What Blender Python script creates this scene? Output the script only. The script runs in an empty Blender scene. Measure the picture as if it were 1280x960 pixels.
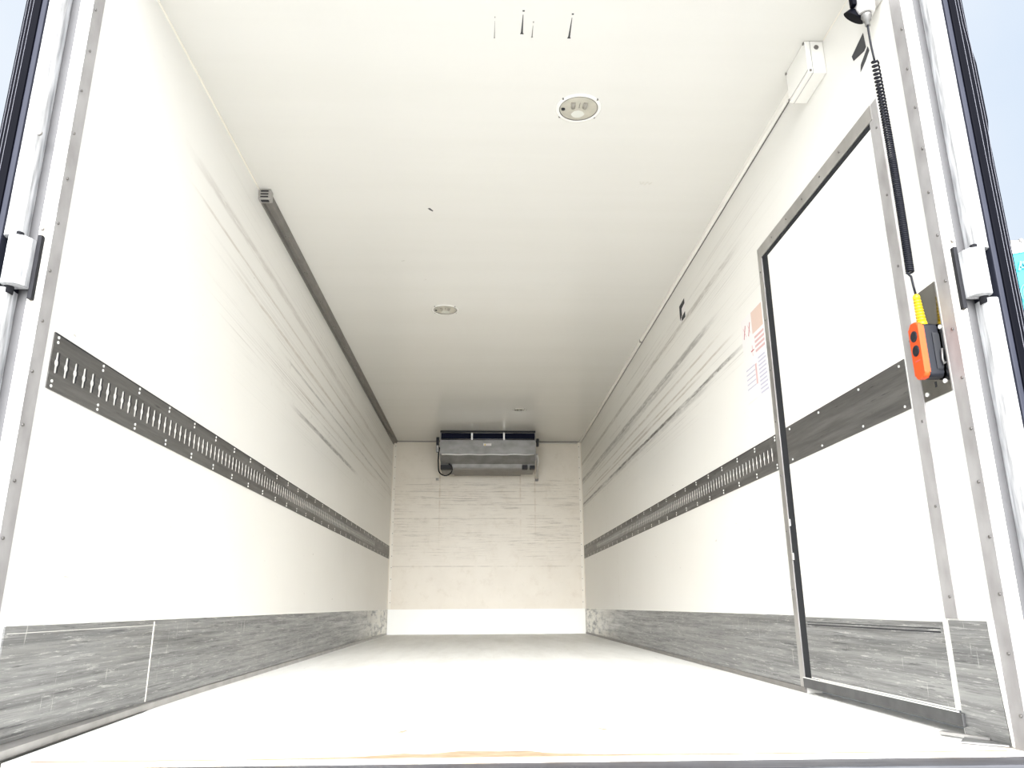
import bpy, bmesh, math, random
from mathutils import Vector, Matrix
random.seed(7)
S = bpy.context.scene
COL = S.collection
W, H, D = 1.24, 2.435, 10.037          # half width, height, back wall distance (m)
Y0 = 2.0                               # rear opening of the cargo box

# ------------------------------------------------------------------ camera
cam_d = bpy.data.cameras.new('camera'); cam = bpy.data.objects.new('camera', cam_d); COL.objects.link(cam)
cam_d.sensor_width = 36; cam_d.lens = 961.6 / 1280 * 36; cam_d.clip_end = 500
P, YAW, ROLL = 0.2801, 0.0391, -0.0047
f = Vector((math.sin(YAW)*math.cos(P), math.cos(YAW)*math.cos(P), math.sin(P)))
r = Vector((math.cos(YAW), -math.sin(YAW), 0)); u = r.cross(f)
r2 = r*math.cos(ROLL) + u*math.sin(ROLL); u2 = -r*math.sin(ROLL) + u*math.cos(ROLL)
cam.matrix_world = Matrix(((r2.x, u2.x, -f.x, -0.0653), (r2.y, u2.y, -f.y, 0), (r2.z, u2.z, -f.z, 0.3425), (0, 0, 0, 1)))
S.camera = cam
# ------------------------------------------------------------------ view / world / sun
S.view_settings.view_transform = 'Standard'; S.view_settings.look = 'None'
S.view_settings.gamma = 1; S.view_settings.use_curve_mapping = False
S.view_settings.exposure = 0.0
S.cycles.max_bounces = 16; S.cycles.diffuse_bounces = 12; S.cycles.glossy_bounces = 6
S.cycles.sample_clamp_indirect = 0
GLOW = 28.0; GLOW_POW = 8.0; SKY = 1.0
wd = bpy.data.worlds.new('hazy_sky'); S.world = wd; wd.use_nodes = True
nt = wd.node_tree; nt.nodes.clear(); N = nt.nodes.new; L = nt.links.new
out = N('ShaderNodeOutputWorld'); bg = N('ShaderNodeBackground'); L(bg.outputs[0], out.inputs[0])
tc = N('ShaderNodeTexCoord')
ns = N('ShaderNodeTexNoise'); ns.inputs['Scale'].default_value = 2.2; ns.inputs['Detail'].default_value = 5; L(tc.outputs['Generated'], ns.inputs['Vector'])
cr = N('ShaderNodeValToRGB'); cr.color_ramp.elements[0].position = .33; cr.color_ramp.elements[1].position = .58
cr.color_ramp.elements[0].color = (.69, .81, .97, 1); cr.color_ramp.elements[1].color = (.84, .91, 1.0, 1)
L(ns.outputs['Fac'], cr.inputs[0])
dot = N('ShaderNodeVectorMath'); dot.operation = 'DOT_PRODUCT'; L(tc.outputs['Generated'], dot.inputs[0])
dot.inputs[1].default_value = Vector((-.05, -.94, .32)).normalized()
mx = N('ShaderNodeMath'); mx.operation = 'MAXIMUM'; mx.inputs[1].default_value = 0; L(dot.outputs['Value'], mx.inputs[0])
pw = N('ShaderNodeMath'); pw.operation = 'POWER'; pw.inputs[1].default_value = GLOW_POW; L(mx.outputs[0], pw.inputs[0])
ml = N('ShaderNodeVectorMath'); ml.operation = 'SCALE'; ml.inputs[0].default_value = (.99, .995, 1.0); L(pw.outputs[0], ml.inputs['Scale'])
m2 = N('ShaderNodeVectorMath'); m2.operation = 'SCALE'; m2.inputs['Scale'].default_value = GLOW; L(ml.outputs[0], m2.inputs[0])
ad = N('ShaderNodeVectorMath'); ad.operation = 'ADD'; L(m2.outputs[0], ad.inputs[0])
sk = N('ShaderNodeVectorMath'); sk.operation = 'SCALE'; sk.inputs['Scale'].default_value = SKY; L(cr.outputs[0], sk.inputs[0]); L(sk.outputs[0], ad.inputs[1])
L(ad.outputs[0], bg.inputs['Color']); bg.inputs['Strength'].default_value = 1.0

# ------------------------------------------------------------------ materials
def mat(name, col, rough=.5, metal=0., noise=None, bump=0, coat=0, spec=.5):
    """noise = (scale xyz, amount, second colour): soft procedural variation in world space"""
    m = bpy.data.materials.new(name); m.use_nodes = True
    t = m.node_tree; b = t.nodes['Principled BSDF']
    b.inputs['Base Color'].default_value = (*col, 1); b.inputs['Roughness'].default_value = rough
    b.inputs['Metallic'].default_value = metal; b.inputs['Coat Weight'].default_value = coat
    b.inputs['Specular IOR Level'].default_value = spec
    if noise is None: noise = ((6, 6, 6), .06, tuple(c*.8 for c in col))
    sc, amt, c2 = noise
    g = t.nodes.new('ShaderNodeNewGeometry'); mp = t.nodes.new('ShaderNodeMapping'); mp.inputs['Scale'].default_value = sc
    t.links.new(g.outputs['Position'], mp.inputs[0])
    n = t.nodes.new('ShaderNodeTexNoise'); n.inputs['Scale'].default_value = 1; n.inputs['Detail'].default_value = 6
    t.links.new(mp.outputs[0], n.inputs['Vector'])
    mr = t.nodes.new('ShaderNodeMapRange'); mr.inputs[1].default_value = .35; mr.inputs[2].default_value = .75; mr.inputs[4].default_value = amt
    t.links.new(n.outputs['Fac'], mr.inputs[0])
    mi = t.nodes.new('ShaderNodeMix'); mi.data_type = 'RGBA'; mi.inputs[6].default_value = (*col, 1); mi.inputs[7].default_value = (*c2, 1)
    t.links.new(mr.outputs[0], mi.inputs[0]); t.links.new(mi.outputs[2], b.inputs['Base Color'])
    if bump:
        bp = t.nodes.new('ShaderNodeBump'); bp.inputs['Strength'].default_value = bump; bp.inputs['Distance'].default_value = .004
        t.links.new(n.outputs['Fac'], bp.inputs['Height']); t.links.new(bp.outputs[0], b.inputs['Normal'])
    return m

class G:
    """tiny node-graph helper for the stained panels"""
    def __init__(s, m):
        s.t = m.node_tree; s.b = s.t.nodes['Principled BSDF']
        g = s.n('ShaderNodeNewGeometry'); sx = s.n('ShaderNodeSeparateXYZ'); s.l(g.outputs['Position'], sx.inputs[0])
        s.pos = g.outputs['Position']; s.x, s.y, s.z = sx.outputs
    def n(s, k): return s.t.nodes.new(k)
    def l(s, a, b): s.t.links.new(a, b)
    def m(s, op, a, b=0.):
        o = s.n('ShaderNodeMath'); o.operation = op
        for i, v in enumerate((a, b)):
            if hasattr(v, 'links'): s.l(v, o.inputs[i])
            else: o.inputs[i].default_value = v
        return o.outputs[0]
    def smooth(s, v, a, b, lo=0., hi=1.):
        o = s.n('ShaderNodeMapRange'); o.interpolation_type = 'SMOOTHSTEP'
        s.l(v, o.inputs[0]); o.inputs[1].default_value = a; o.inputs[2].default_value = b; o.inputs[3].default_value = lo; o.inputs[4].default_value = hi
        return o.outputs[0]
    def noise(s, scale, detail=5, rough=.6, off=(0, 0, 0)):
        mp = s.n('ShaderNodeMapping'); mp.inputs['Scale'].default_value = scale; mp.inputs['Location'].default_value = off; s.l(s.pos, mp.inputs[0])
        n = s.n('ShaderNodeTexNoise'); n.inputs['Scale'].default_value = 1; n.inputs['Detail'].default_value = detail; n.inputs['Roughness'].default_value = rough
        s.l(mp.outputs[0], n.inputs['Vector']); return n.outputs['Fac']
    def mix(s, fac, a, b):
        o = s.n('ShaderNodeMix'); o.data_type = 'RGBA'
        if hasattr(fac, 'links'): s.l(fac, o.inputs[0])
        else: o.inputs[0].default_value = fac
        for i, v in ((6, a), (7, b)):
            if hasattr(v, 'links'): s.l(v, o.inputs[i])
            else: o.inputs[i].default_value = (*v, 1)
        return o.outputs[2]

WHITE = (.755, .74, .70)
def wall_mat(name, streaks, off):
    """white GRP panel with rub marks running along the box (dirt with a shape of its own)"""
    m = bpy.data.materials.new(name); m.use_nodes = True; g = G(m)
    g.b.inputs['Roughness'].default_value = .32; g.b.inputs['Specular IOR Level'].default_value = .45
    c = g.mix(g.smooth(g.noise((1, .8, 1.3), 3, .5, off), .35, .7, 0, .35), WHITE, (.70, .68, .635))
    fine = g.noise((1, .22, 95), 6, .7, off)
    brk = g.noise((1, .9, 7), 5, .65, (off[0]+3, 1, 2))
    zone = g.m('MULTIPLY', g.smooth(g.z, 1.30, 1.6), g.smooth(g.z, 2.42, 2.2))
    zone = g.m('MULTIPLY', zone, g.smooth(g.y, 2.7, 4.2))
    dirt = g.m('MULTIPLY', g.m('MULTIPLY', g.smooth(fine, .50, .72), g.smooth(brk, .38, .62)), zone)
    wob = g.m('MULTIPLY', g.m('SUBTRACT', g.noise((1, 1.1, .2), 3, .5, off), .5), .018)
    c = g.mix(g.m('MULTIPLY', dirt, .7), c, (.22, .19, .155))
    bl = g.m('MULTIPLY', g.smooth(g.noise((1, 7, 16), 6, .75, (off[0], 5, 5)), .60, .72), g.m('MULTIPLY', g.smooth(g.z, 1.35, 1.55), g.smooth(g.z, 2.0, 1.8)))
    c = g.mix(g.m('MULTIPLY', g.m('MULTIPLY', bl, g.smooth(g.y, 3.6, 5.0)), .35), c, (.25, .22, .18))
    for z0, wd_, ya, yb, st, colr in streaks:
        d = g.m('ABSOLUTE', g.m('SUBTRACT', g.m('ADD', g.z, wob), z0))
        s_ = g.smooth(d, wd_, wd_*.45)
        s_ = g.m('MULTIPLY', s_, g.m('MULTIPLY', g.smooth(g.y, ya, ya+.6), g.smooth(g.y, yb+.8, yb)))
        s_ = g.m('MULTIPLY', s_, g.smooth(g.noise((1, 1.6, 34), 7, .75, (off[0]+z0*7, z0*3, 0)), .28, .54))
        s_ = g.m('MULTIPLY', s_, g.smooth(g.noise((1, 9, 70), 4, .75, (off[0]+z0*5, 2, z0)), .30, .56, .25, 1.0))
        c = g.mix(g.m('MULTIPLY', s_, st), c, colr)
    # short scuffs and specks elsewhere
    sp = g.smooth(g.noise((9, 11, 34), 2, .5, off), .75, .79)
    c = g.mix(g.m('MULTIPLY', sp, .55), c, (.35, .32, .28))
    # fine cross marks in the far half
    cr_ = g.m('MULTIPLY', g.smooth(g.noise((1, 14, 1.4), 5, .7, off), .58, .72), g.smooth(g.y, 4.5, 7))
    c = g.mix(g.m('MULTIPLY', cr_, .16), c, (.50, .45, .36))
    g.l(c, g.b.inputs['Base Color']); return m
DK, BR = (.075, .065, .055), (.26, .19, .115)
M = {}
M['wall_left'] = wall_mat('white_panel_left', [(2.10, .030, 2.6, 9.5, .40, (.30, .26, .22)), (1.87, .014, 3.2, 9.0, .45, BR), (1.77, .012, 4.2, 9.4, .45, DK), (1.53, .020, 4.5, 6.6, .65, DK), (1.68, .010, 4.5, 8, .4, BR), (1.98, .010, 2.6, 7, .40, BR)], (5, 2, 9))
M['wall_right'] = wall_mat('white_panel_right', [(1.595, .016, 3.45, 9.8, .95, DK), (1.575, .030, 4.0, 9.8, .35, DK), (1.70, .010, 3.6, 9.0, .55, BR), (1.665, .010, 4.2, 9.4, .5, BR), (1.90, .030, 3.9, 9.8, .65, DK), (1.86, .018, 4.5, 9.8, .4, DK), (1.78, .010, 3.8, 8.5, .5, BR), (2.12, .026, 3.4, 9.8, .60, (.25, .22, .18))], (1, 7, 3))
def back_mat():
    m = bpy.data.materials.new('white_panel_scuffed'); m.use_nodes = True; g = G(m)
    g.b.inputs['Roughness'].default_value = .4
    c = g.mix(g.smooth(g.noise((3, 1, 3), 4, .6), .35, .7, 0, .5), (.78, .725, .63), (.71, .65, .555))
    zone = g.m('MULTIPLY', g.smooth(g.z, .75, 1.15), g.smooth(g.z, 2.0, 1.85))
    a = g.smooth(g.noise((2.0, 1, 62), 8, .80), .50, .66)
    b = g.smooth(g.noise((2.5, 1, 5), 4, .6, (4, 0, 8)), .34, .60)
    c = g.mix(g.m('MULTIPLY', g.m('MULTIPLY', a, b), g.m('MULTIPLY', zone, .8)), c, (.24, .19, .135))
    for z0 in (1.86, 1.77, 1.68, 1.60, 1.42, 1.21, .82):
        d = g.m('ABSOLUTE', g.m('SUBTRACT', g.z, z0))
        s_ = g.m('MULTIPLY', g.smooth(d, .010, .002), g.smooth(g.noise((4, 1, 3), 4, .6, (z0*9, 0, 0)), .40, .6))
        c = g.mix(g.m('MULTIPLY', s_, .35), c, (.30, .25, .19))
    for x0 in (-.62, .43, .62):
        d = g.m('ABSOLUTE', g.m('SUBTRACT', g.x, x0))
        s_ = g.m('MULTIPLY', g.smooth(d, .014, .003), g.m('MULTIPLY', g.smooth(g.z, .9, 1.9), g.smooth(g.noise((1, 1, 9), 4, .6, (x0*9, 0, 0)), .35, .6)))
        c = g.mix(g.m('MULTIPLY', s_, .45), c, (.45, .33, .20))
    lo = g.smooth(g.noise((7, 1, 7), 5, .7, (2, 2, 2)), .52, .7)
    c = g.mix(g.m('MULTIPLY', lo, .2), c, (.5, .42, .3))
    g.l(c, g.b.inputs['Base Color']); return m
M['wall_back'] = back_mat()
def ceil_mat():
    m = bpy.data.materials.new('glossy_white_ceiling'); m.use_nodes = True; g = G(m)
    g.b.inputs['Roughness'].default_value = .16; g.b.inputs['Specular IOR Level'].default_value = .5
    c = g.mix(g.smooth(g.noise((.3, 4, 1), 4, .6), .4, .65, 0, .3), (.69, .675, .635), (.645, .63, .585))
    sp = g.smooth(g.noise((14, 14, 1), 2, .5, (3, 1, 4)), .79, .82)
    c = g.mix(g.m('MULTIPLY', sp, .4), c, (.4, .37, .33))
    g.l(c, g.b.inputs['Base Color']); return m
M['ceiling'] = ceil_mat()
def floor_mat():
    m = bpy.data.materials.new('worn_pale_floor'); m.use_nodes = True; g = G(m)
    g.b.inputs['Roughness'].default_value = .55
    c = g.mix(g.smooth(g.noise((5, .7, 1), 7, .7), .35, .7), (.86, .855, .825), (.76, .75, .715))
    c = g.mix(g.smooth(g.noise((1.2, 26, 1), 7, .75), .56, .75, 0, .35), c, (.42, .42, .42))
    c = g.mix(g.smooth(g.noise((30, 3, 1), 4, .6, (4, 4, 4)), .66, .74, 0, .35), c, (.35, .33, .30))
    # bare wood showing along the worn rear edge
    e = g.m('MULTIPLY', g.smooth(g.y, 2.10, 1.98), g.smooth(g.noise((4, 12, 1), 5, .7, (7, 1, 1)), .42, .6))
    c = g.mix(g.m('MULTIPLY', e, .8), c, (.72, .52, .30))
    g.l(c, g.b.inputs['Base Color']); return m
M['floor'] = floor_mat()
def kick_mat(name, off):
    m = bpy.data.materials.new(name); m.use_nodes = True; g = G(m)
    g.b.inputs['Metallic'].default_value = .75; g.b.inputs['Roughness'].default_value = .42
    c = g.mix(g.smooth(g.noise((1, 1.1, 60), 9, .8, off), .34, .66), (.19, .19, .19), (.39, .39, .385))
    c = g.mix(g.smooth(g.noise((1, 9, 150), 6, .8, off), .55, .66, 0, .75), c, (.70, .69, .67))
    c = g.mix(g.smooth(g.noise((1, 4, 120), 4, .7, (off[0]+4, 1, 1)), .58, .68, 0, .7), c, (.07, .07, .075))
    c = g.mix(g.smooth(g.noise((1, 60, 6), 4, .6, off), .66, .74, 0, .6), c, (.80, .79, .76))
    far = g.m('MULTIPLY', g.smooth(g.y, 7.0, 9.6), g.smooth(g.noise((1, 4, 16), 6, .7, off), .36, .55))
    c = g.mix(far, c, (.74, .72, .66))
    ru = g.smooth(g.noise((1, 24, 9), 3, .6, (off[0]+1, 6, 2)), .72, .80, 0, .7)
    c = g.mix(ru, c, (.55, .42, .22))
    g.l(c, g.b.inputs['Base Color'])
    g.l(g.smooth(g.noise((1, 2, 40), 6, .7, off), .3, .7, .30, .60), g.b.inputs['Roughness'])
    return m
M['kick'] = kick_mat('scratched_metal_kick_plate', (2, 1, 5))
def band_mat():
    m = bpy.data.materials.new('dark_zinc_band'); m.use_nodes = True; g = G(m)
    g.b.inputs['Metallic'].default_value = .7; g.b.inputs['Roughness'].default_value = .45
    c = g.mix(g.smooth(g.noise((1, 1.4, 26), 7, .7), .35, .7), (.115, .11, .105), (.21, .205, .195))
    c = g.mix(g.smooth(g.noise((1, 6, 90), 5, .7), .62, .72, 0, .7), c, (.035, .035, .035))
    g.l(c, g.b.inputs['Base Color']); return m
M['band'] = band_mat()
M['slot'] = mat('light_slot', (.62, .60, .56), .5)
M['alu'] = mat('dull_aluminium', (.50, .485, .47), .42, .8, ((9, 9, 5), .7, (.30, .285, .27)))
M['alu_dark'] = mat('grey_aluminium_profile', (.27, .255, .24), .5, .6, ((12, 12, 12), .5, (.17, .16, .15)))
M['alu_bright'] = mat('bright_aluminium', (.80, .79, .77), .38, .5, ((5, 5, 14), .7, (.52, .50, .48)))
M['cream'] = mat('cream_plastic', (.82, .78, .70), .5, 0, ((4, 4, 3), .5, (.74, .69, .60)))
M['white_paint'] = mat('white_painted_steel', (.62, .62, .62), .4, 0, ((90, 90, 9), .75, (.06, .06, .065)), spec=.3)
M['white'] = mat('white_plastic', (.80, .785, .74), .35)
M['kick_white'] = mat('clean_white_plate', (.93, .93, .90), .35, 0, ((5, 1, 5), .3, (.88, .88, .85)))
M['rubber'] = mat('black_rubber', (.0012, .0014, .0035), .6, 0, ((20, 20, 4), .6, (.0022, .0025, .005)), spec=.05)
M['rubber_lip'] = mat('pale_rubber_lip', (.10, .10, .12), .4)
M['black'] = mat('matt_black', (.008, .009, .013), .6)
M['black_gap'] = mat('black_gasket_and_void', (.006, .007, .010), .8)
M['steel'] = mat('galvanised_steel', (.27, .265, .255), .42, .6, ((9, 9, 14), .8, (.17, .165, .155)))
M['plate_steel'] = mat('mirror_steel_plate', (.34, .335, .33), .13, 1., ((30, 30, 20), .4, (.24, .24, .24)))
M['orange'] = mat('orange_plastic', (.66, .075, .014), .45, 0, ((30, 30, 30), .15, (.5, .05, .01)), spec=.25)
M['yellow'] = mat('yellow_plastic', (.70, .47, .008), .45)
M['remote_black'] = mat('dark_grey_plastic', (.012, .013, .018), .5, spec=.25)
M['cord'] = mat('black_cord', (.007, .0075, .012), .45, spec=.2)
M['lens'] = mat('frosted_lamp_lens', (.50, .47, .39), .28, 0, ((24, 24, 1), .7, (.34, .33, .28)))
M['lens_dark'] = mat('lamp_holder_seen_through_lens', (.30, .28, .24), .4)
M['lens_inner'] = mat('lamp_reflector', (.66, .66, .60), .2)
M['duct'] = mat('cream_cable_duct', (.80, .775, .72), .4)
M['screw'] = mat('screw_grey', (.20, .19, .18), .4, .7)
M['screw_light'] = mat('screw_bright', (.85, .84, .80), .35, .3)
M['stain'] = mat('grey_adhesive_residue', (.035, .035, .038), .6)
M['strip'] = mat('grey_strip_metal', (.40, .385, .38), .5, .25, ((14, 14, 9), .8, (.25, .235, .23)))
M['hinge_dark'] = mat('dark_hinge_steel', (.014, .014, .017), .6, 0, ((30, 30, 30), .6, (.005, .005, .007)), spec=.2)
M['channel'] = mat('grey_extrusion', (.085, .083, .085), .55, .1, ((6, 6, 20), .5, (.065, .063, .066)))
M['door_edge'] = mat('blue_grey_door_edge', (.026, .028, .042), .55, 0, ((20, 20, 6), .6, (.014, .016, .026)), spec=.2)
M['sill_dark'] = mat('dark_door_sill', (.10, .10, .10), .5, .4, ((20, 20, 20), .7, (.05, .05, .05)))
M['wood'] = mat('bare_plywood', (.42, .33, .22), .7, 0, ((20, 60, 20), .8, (.26, .16, .08)))
M['sill'] = mat('worn_sill_aluminium', (.075, .075, .085), .55, .1, ((9, 60, 9), .9, (.03, .03, .036)))
M['outside'] = mat('blue_grey_outer_skin', (.50, .52, .56), .4)
M['concrete'] = mat('pale_concrete', (.64, .64, .63), .85, 0, ((.8, .8, .8), .6, (.54, .54, .53)))
M['cyan'] = mat('cyan_banner_cloth', (.03, .33, .43), .6)
M['cyan_light'] = mat('pale_cyan_print', (.12, .46, .52), .6)
M['pink'] = mat('faded_pink_ink', (.58, .38, .37), .5)
M['faded_orange'] = mat('faded_orange_ink', (.62, .47, .40), .5)
M['red'] = mat('red_ink', (.40, .07, .08), .5)
M['lilac'] = mat('faded_lilac_ink', (.46, .45, .54), .5)
M['paper'] = mat('aged_white_sticker', (.74, .71, .70), .4)
M['coil'] = mat('dark_coil_fins', (.004, .006, .018), .6, 0, ((1, 1, 60), .8, (.010, .014, .034)), spec=.1)

# ------------------------------------------------------------------ mesh helpers (world coordinates)
def box(bm, a, b, bev=0, mi=0):
    r_ = bmesh.ops.create_cube(bm, size=1)
    c = [(a[i]+b[i])/2 for i in range(3)]; s = [abs(b[i]-a[i]) for i in range(3)]
    for v in r_['verts']: v.co = Vector((c[0]+v.co.x*s[0], c[1]+v.co.y*s[1], c[2]+v.co.z*s[2]))
    fs = {f_ for v in r_['verts'] for f_ in v.link_faces}
    for f_ in fs: f_.material_index = mi
    if bev:
        es = list({e for v in r_['verts'] for e in v.link_edges})
        q = bmesh.ops.bevel(bm, geom=es, offset=bev, segments=2, affect='EDGES', profile=.5)
        for f_ in q['faces']: f_.material_index = mi
    return bm
def B(*args, bev=0):
    bm = bmesh.new()
    for a, b in args: box(bm, a, b, bev)
    return bm
def poly(bm, pts, vec, mi=0):
    """extrude a polygon (3-D points) along vec"""
    vec = Vector(vec); n = len(pts)
    a = [bm.verts.new(p) for p in pts]; b = [bm.verts.new(Vector(p)+vec) for p in pts]
    fs = [bm.faces.new(a[::-1]), bm.faces.new(b)]
    for i in range(n): fs.append(bm.faces.new((a[i], a[(i+1) % n], b[(i+1) % n], b[i])))
    for f_ in fs: f_.material_index = mi
    return bm
def tube(bm, pts, rad, seg=10, mi=0, cap=True):
    pts = [Vector(p) for p in pts]; n = len(pts); rs = rad if isinstance(rad, (list, tuple)) else [rad]*n
    t0 = (pts[1]-pts[0]).normalized(); up = Vector((0, 0, 1)) if abs(t0.z) < .9 else Vector((1, 0, 0))
    nrm = (up - t0*up.dot(t0)).normalized(); rings = []
    for i, p in enumerate(pts):
        t = (pts[min(i+1, n-1)]-pts[max(i-1, 0)]).normalized()
        nrm = (nrm - t*nrm.dot(t)).normalized(); bi = t.cross(nrm)
        rings.append([bm.verts.new(p+(nrm*math.cos(2*math.pi*k/seg)+bi*math.sin(2*math.pi*k/seg))*rs[i]) for k in range(seg)])
    for i in range(n-1):
        for k in range(seg):
            f_ = bm.faces.new((rings[i][k], rings[i][(k+1) % seg], rings[i+1][(k+1) % seg], rings[i+1][k])); f_.smooth = True; f_.material_index = mi
    if cap:
        bm.faces.new(rings[0][::-1]).material_index = mi; bm.faces.new(rings[-1]).material_index = mi
    return bm
def cyl(c0, c1, rad, seg=24, mi=0, bm=None):
    return tube(bm or bmesh.new(), [c0, c1], rad, seg, mi)
def obj(name, bm, m, parent=None, label=None, cat=None, group=None, kind=None, origin=None, smooth=False):
    bmesh.ops.recalc_face_normals(bm, faces=bm.faces[:])
    me = bpy.data.meshes.new(name); bm.to_mesh(me); bm.free()
    if smooth:
        for p in me.polygons: p.use_smooth = True
    for mm in (m if isinstance(m, (list, tuple)) else [m]): me.materials.append(M[mm])
    o = bpy.data.objects.new(name, me); COL.objects.link(o)
    co = [v.co for v in me.vertices]
    if origin is None:
        origin = Vector(((min(c.x for c in co)+max(c.x for c in co))/2, (min(c.y for c in co)+max(c.y for c in co))/2, min(c.z for c in co)))
    origin = Vector(origin)
    me.transform(Matrix.Translation(-origin))
    base = Vector((0, 0, 0)); q = parent
    while q: base += q.location; q = q.parent
    o.location = origin - base
    if parent: o.parent = parent
    tag(o, label, cat, group, kind); return o
def tag(o, label=None, cat=None, group=None, kind=None):
    for k, v in (('label', label), ('category', cat), ('group', group), ('kind', kind)):
        if v: o[k] = v
def thing(name, label, cat, loc, group=None, kind=None):
    o = bpy.data.objects.new(name, None); COL.objects.link(o); o.location = loc; o.empty_display_size = .05
    tag(o, label, cat, group, kind); return o
def copy_part(src, parent, world):
    c = src.copy(); COL.objects.link(c); c.parent = parent
    base = Vector((0, 0, 0)); q = parent
    while q: base += q.location; q = q.parent
    c.location = Vector(world) - base; return c
def struct(name, bm, m, label=None, parent=None): return obj(name, bm, m, parent, label=label, kind='structure')

# ================================================================== SETTING
T = .06
# side door opening in the right wall
DY0, DY1, DZ0, DZ1 = 2.209, 3.255, .0, 1.905
struct('wall_left', B(((-W-T, Y0, -.12), (-W, D+T, H))), 'wall_left', 'long white left wall of the cargo box with brown rub marks')
bm = B(((W, Y0, -.12), (W+T, DY0, H)), ((W, DY1, -.12), (W+T, D+T, H)), ((W, DY0, DZ1), (W+T, DY1, H)), ((W, DY0, -.12), (W+T, DY1, DZ0)))
struct('wall_right', bm, 'wall_right', 'long white right wall of the cargo box with dark rub lines')
struct('wall_back', B(((-W, D, -.12), (W, D+T, H))), 'wall_back', 'scuffed off-white bulkhead at the far end')
struct('ceiling', B(((-W-T, Y0-.05, H), (W+T, D+T, H+T))), 'ceiling', 'glossy white ceiling of the cargo box')
# floor panel: its left edge has drifted off the wall at the rear
pts = [(-1.160, 1.972, 0), (W-.001, 1.972, 0), (W-.001, D-.001, 0), (-W+.001, D-.001, 0), (-W+.001, 3.1, 0), (-1.206, 2.85, 0)]
struct('floor', poly(bmesh.new(), [(x, y, -.028) for x, y, z in pts], (0, 0, .028)), 'floor', 'pale worn floor panel of the cargo box')
struct('trim_1', B(((-W-T, 1.965, -.16), (W+T, D+T, -.0285))), 'black_gap', 'underfloor blackened as the dark void below the pale floor panel')  # black colour stands in for the unlit void under the panel
struct('trim_2', B(((-1.345, 1.86, -.15), (1.345, 1.956, -.030)), ((-1.345, 1.86, -.030), (1.345, 1.956, -.008)), bev=.004), 'sill', 'worn grey metal rear sill at the foot of the picture')
# splintered plywood edge on the sill side
bm = bmesh.new(); x = -1.15; top = []
random.seed(3)
prof = [(-1.10, 1.985), (-.8, 1.980), (-.55, 1.98), (-.42, 1.988), (-.34, 2.0), (-.25, 2.03), (-.2, 2.015), (-.12, 2.055), (-.02, 2.045), (.05, 2.05), (.09, 2.02), (.2, 1.995), (.4, 1.985), (.9, 1.98), (1.2, 1.98)]
poly(bm, [(a, 1.9725, .0002) for a, b in (prof[0], prof[-1])] + [(a, b, .0002) for a, b in prof[::-1]], (0, 0, .0012))
obj('wood_splinter_strip', bm, 'wood', label='bare wooden splintered edge along the rear end of the pale floor', cat='floor edge')
for pts_, nm in (([(-.305, 2.36), (-.285, 2.352), (-.27, 2.41)], 'wood showing left of the floor centre'), ([(.262, 2.42), (.285, 2.36), (.30, 2.37)], 'wood showing right of the floor centre')):
    bm = poly(bmesh.new(), [(a, b, .0003) for a, b in pts_], (0, 0, .0008))
    obj('floor_chip', bm, 'wood', label='small tan triangular chip of bare '+nm, cat='floor chip', group='chips in the pale floor')
struct('ground', poly(bmesh.new(), [(-90, -90, -1.35), (90, -90, -1.35), (90, 120, -1.35), (-90, 120, -1.35)], (0, 0, .1)), 'concrete', 'pale yard surface around the truck')
# outer roof and side skin
struct('trim_3', B(((-W-T-.01, Y0-.04, H+T), (W+T+.01, D+T+.01, H+T+.02)), ((-W-T-.012, Y0, -.2), (-W-T, D+T, H+T)), ((W+T, Y0, -.2), (W+T+.012, D+T, H+T))), 'outside', 'outer skin of the truck body')

# kick plates
def kick(name, sx, ya, yb, z0=.022, z1=.298, label=''):
    x0 = sx*W; x1 = sx*(W-.004)
    return struct(name, B(((min(x0, x1), ya, z0), (max(x0, x1), yb, z1))), 'kick', label)
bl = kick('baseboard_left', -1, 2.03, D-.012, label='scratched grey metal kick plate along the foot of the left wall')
struct('upper_lip', B(((-W, 2.03, .298), (-W+.007, D-.012, .306))), 'white', parent=bl)
struct('panel_joint', B(((-W+.004, 2.925, .025), (-W+.0052, 2.932, .292))), 'cream', parent=bl)
struct('score_line', B(((-W+.004, 2.04, .279), (-W+.0046, 2.95, .281))), 'slot', parent=bl)
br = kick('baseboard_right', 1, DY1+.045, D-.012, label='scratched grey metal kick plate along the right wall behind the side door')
struct('upper_lip', B(((W-.007, DY1+.045, .298), (W, D-.012, .306))), 'white', parent=br)
br2 = struct('baseboard_rear', poly(bmesh.new(), [(W-.004, 2.200, .002), (W-.004, 2.200, .297), (W-.004, 2.028, .297), (W-.004, 2.026, .20), (W-.004, 2.012, .002)], (.0039, 0, 0)), 'kick', 'short scratched kick plate between side door and right rear post')
struct('baseboard_back', B(((-W+.005, D-.006, .0), (W-.005, D, .300)), bev=.0015), 'kick_white', 'clean white plate along the foot of the back bulkhead')
# base angles on the floor at the wall foot
struct('trim_4', poly(bmesh.new(), [(-W, 1.96, .001), (-1.178, 1.96, .001), (-1.214, 2.85, .001), (-1.226, 3.4, .001), (-1.232, D-.02, .001), (-W, D-.02, .001)], (0, 0, .020)), 'alu', 'light grey floor angle along the foot of the left wall')
struct('trim_5', poly(bmesh.new(), [(W, DY1, .001), (W-.008, DY1, .001), (W-.008, D-.02, .001), (W, D-.02, .001)], (0, 0, .020)), 'alu_dark', 'thin grey floor angle along the foot of the right wall')

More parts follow.
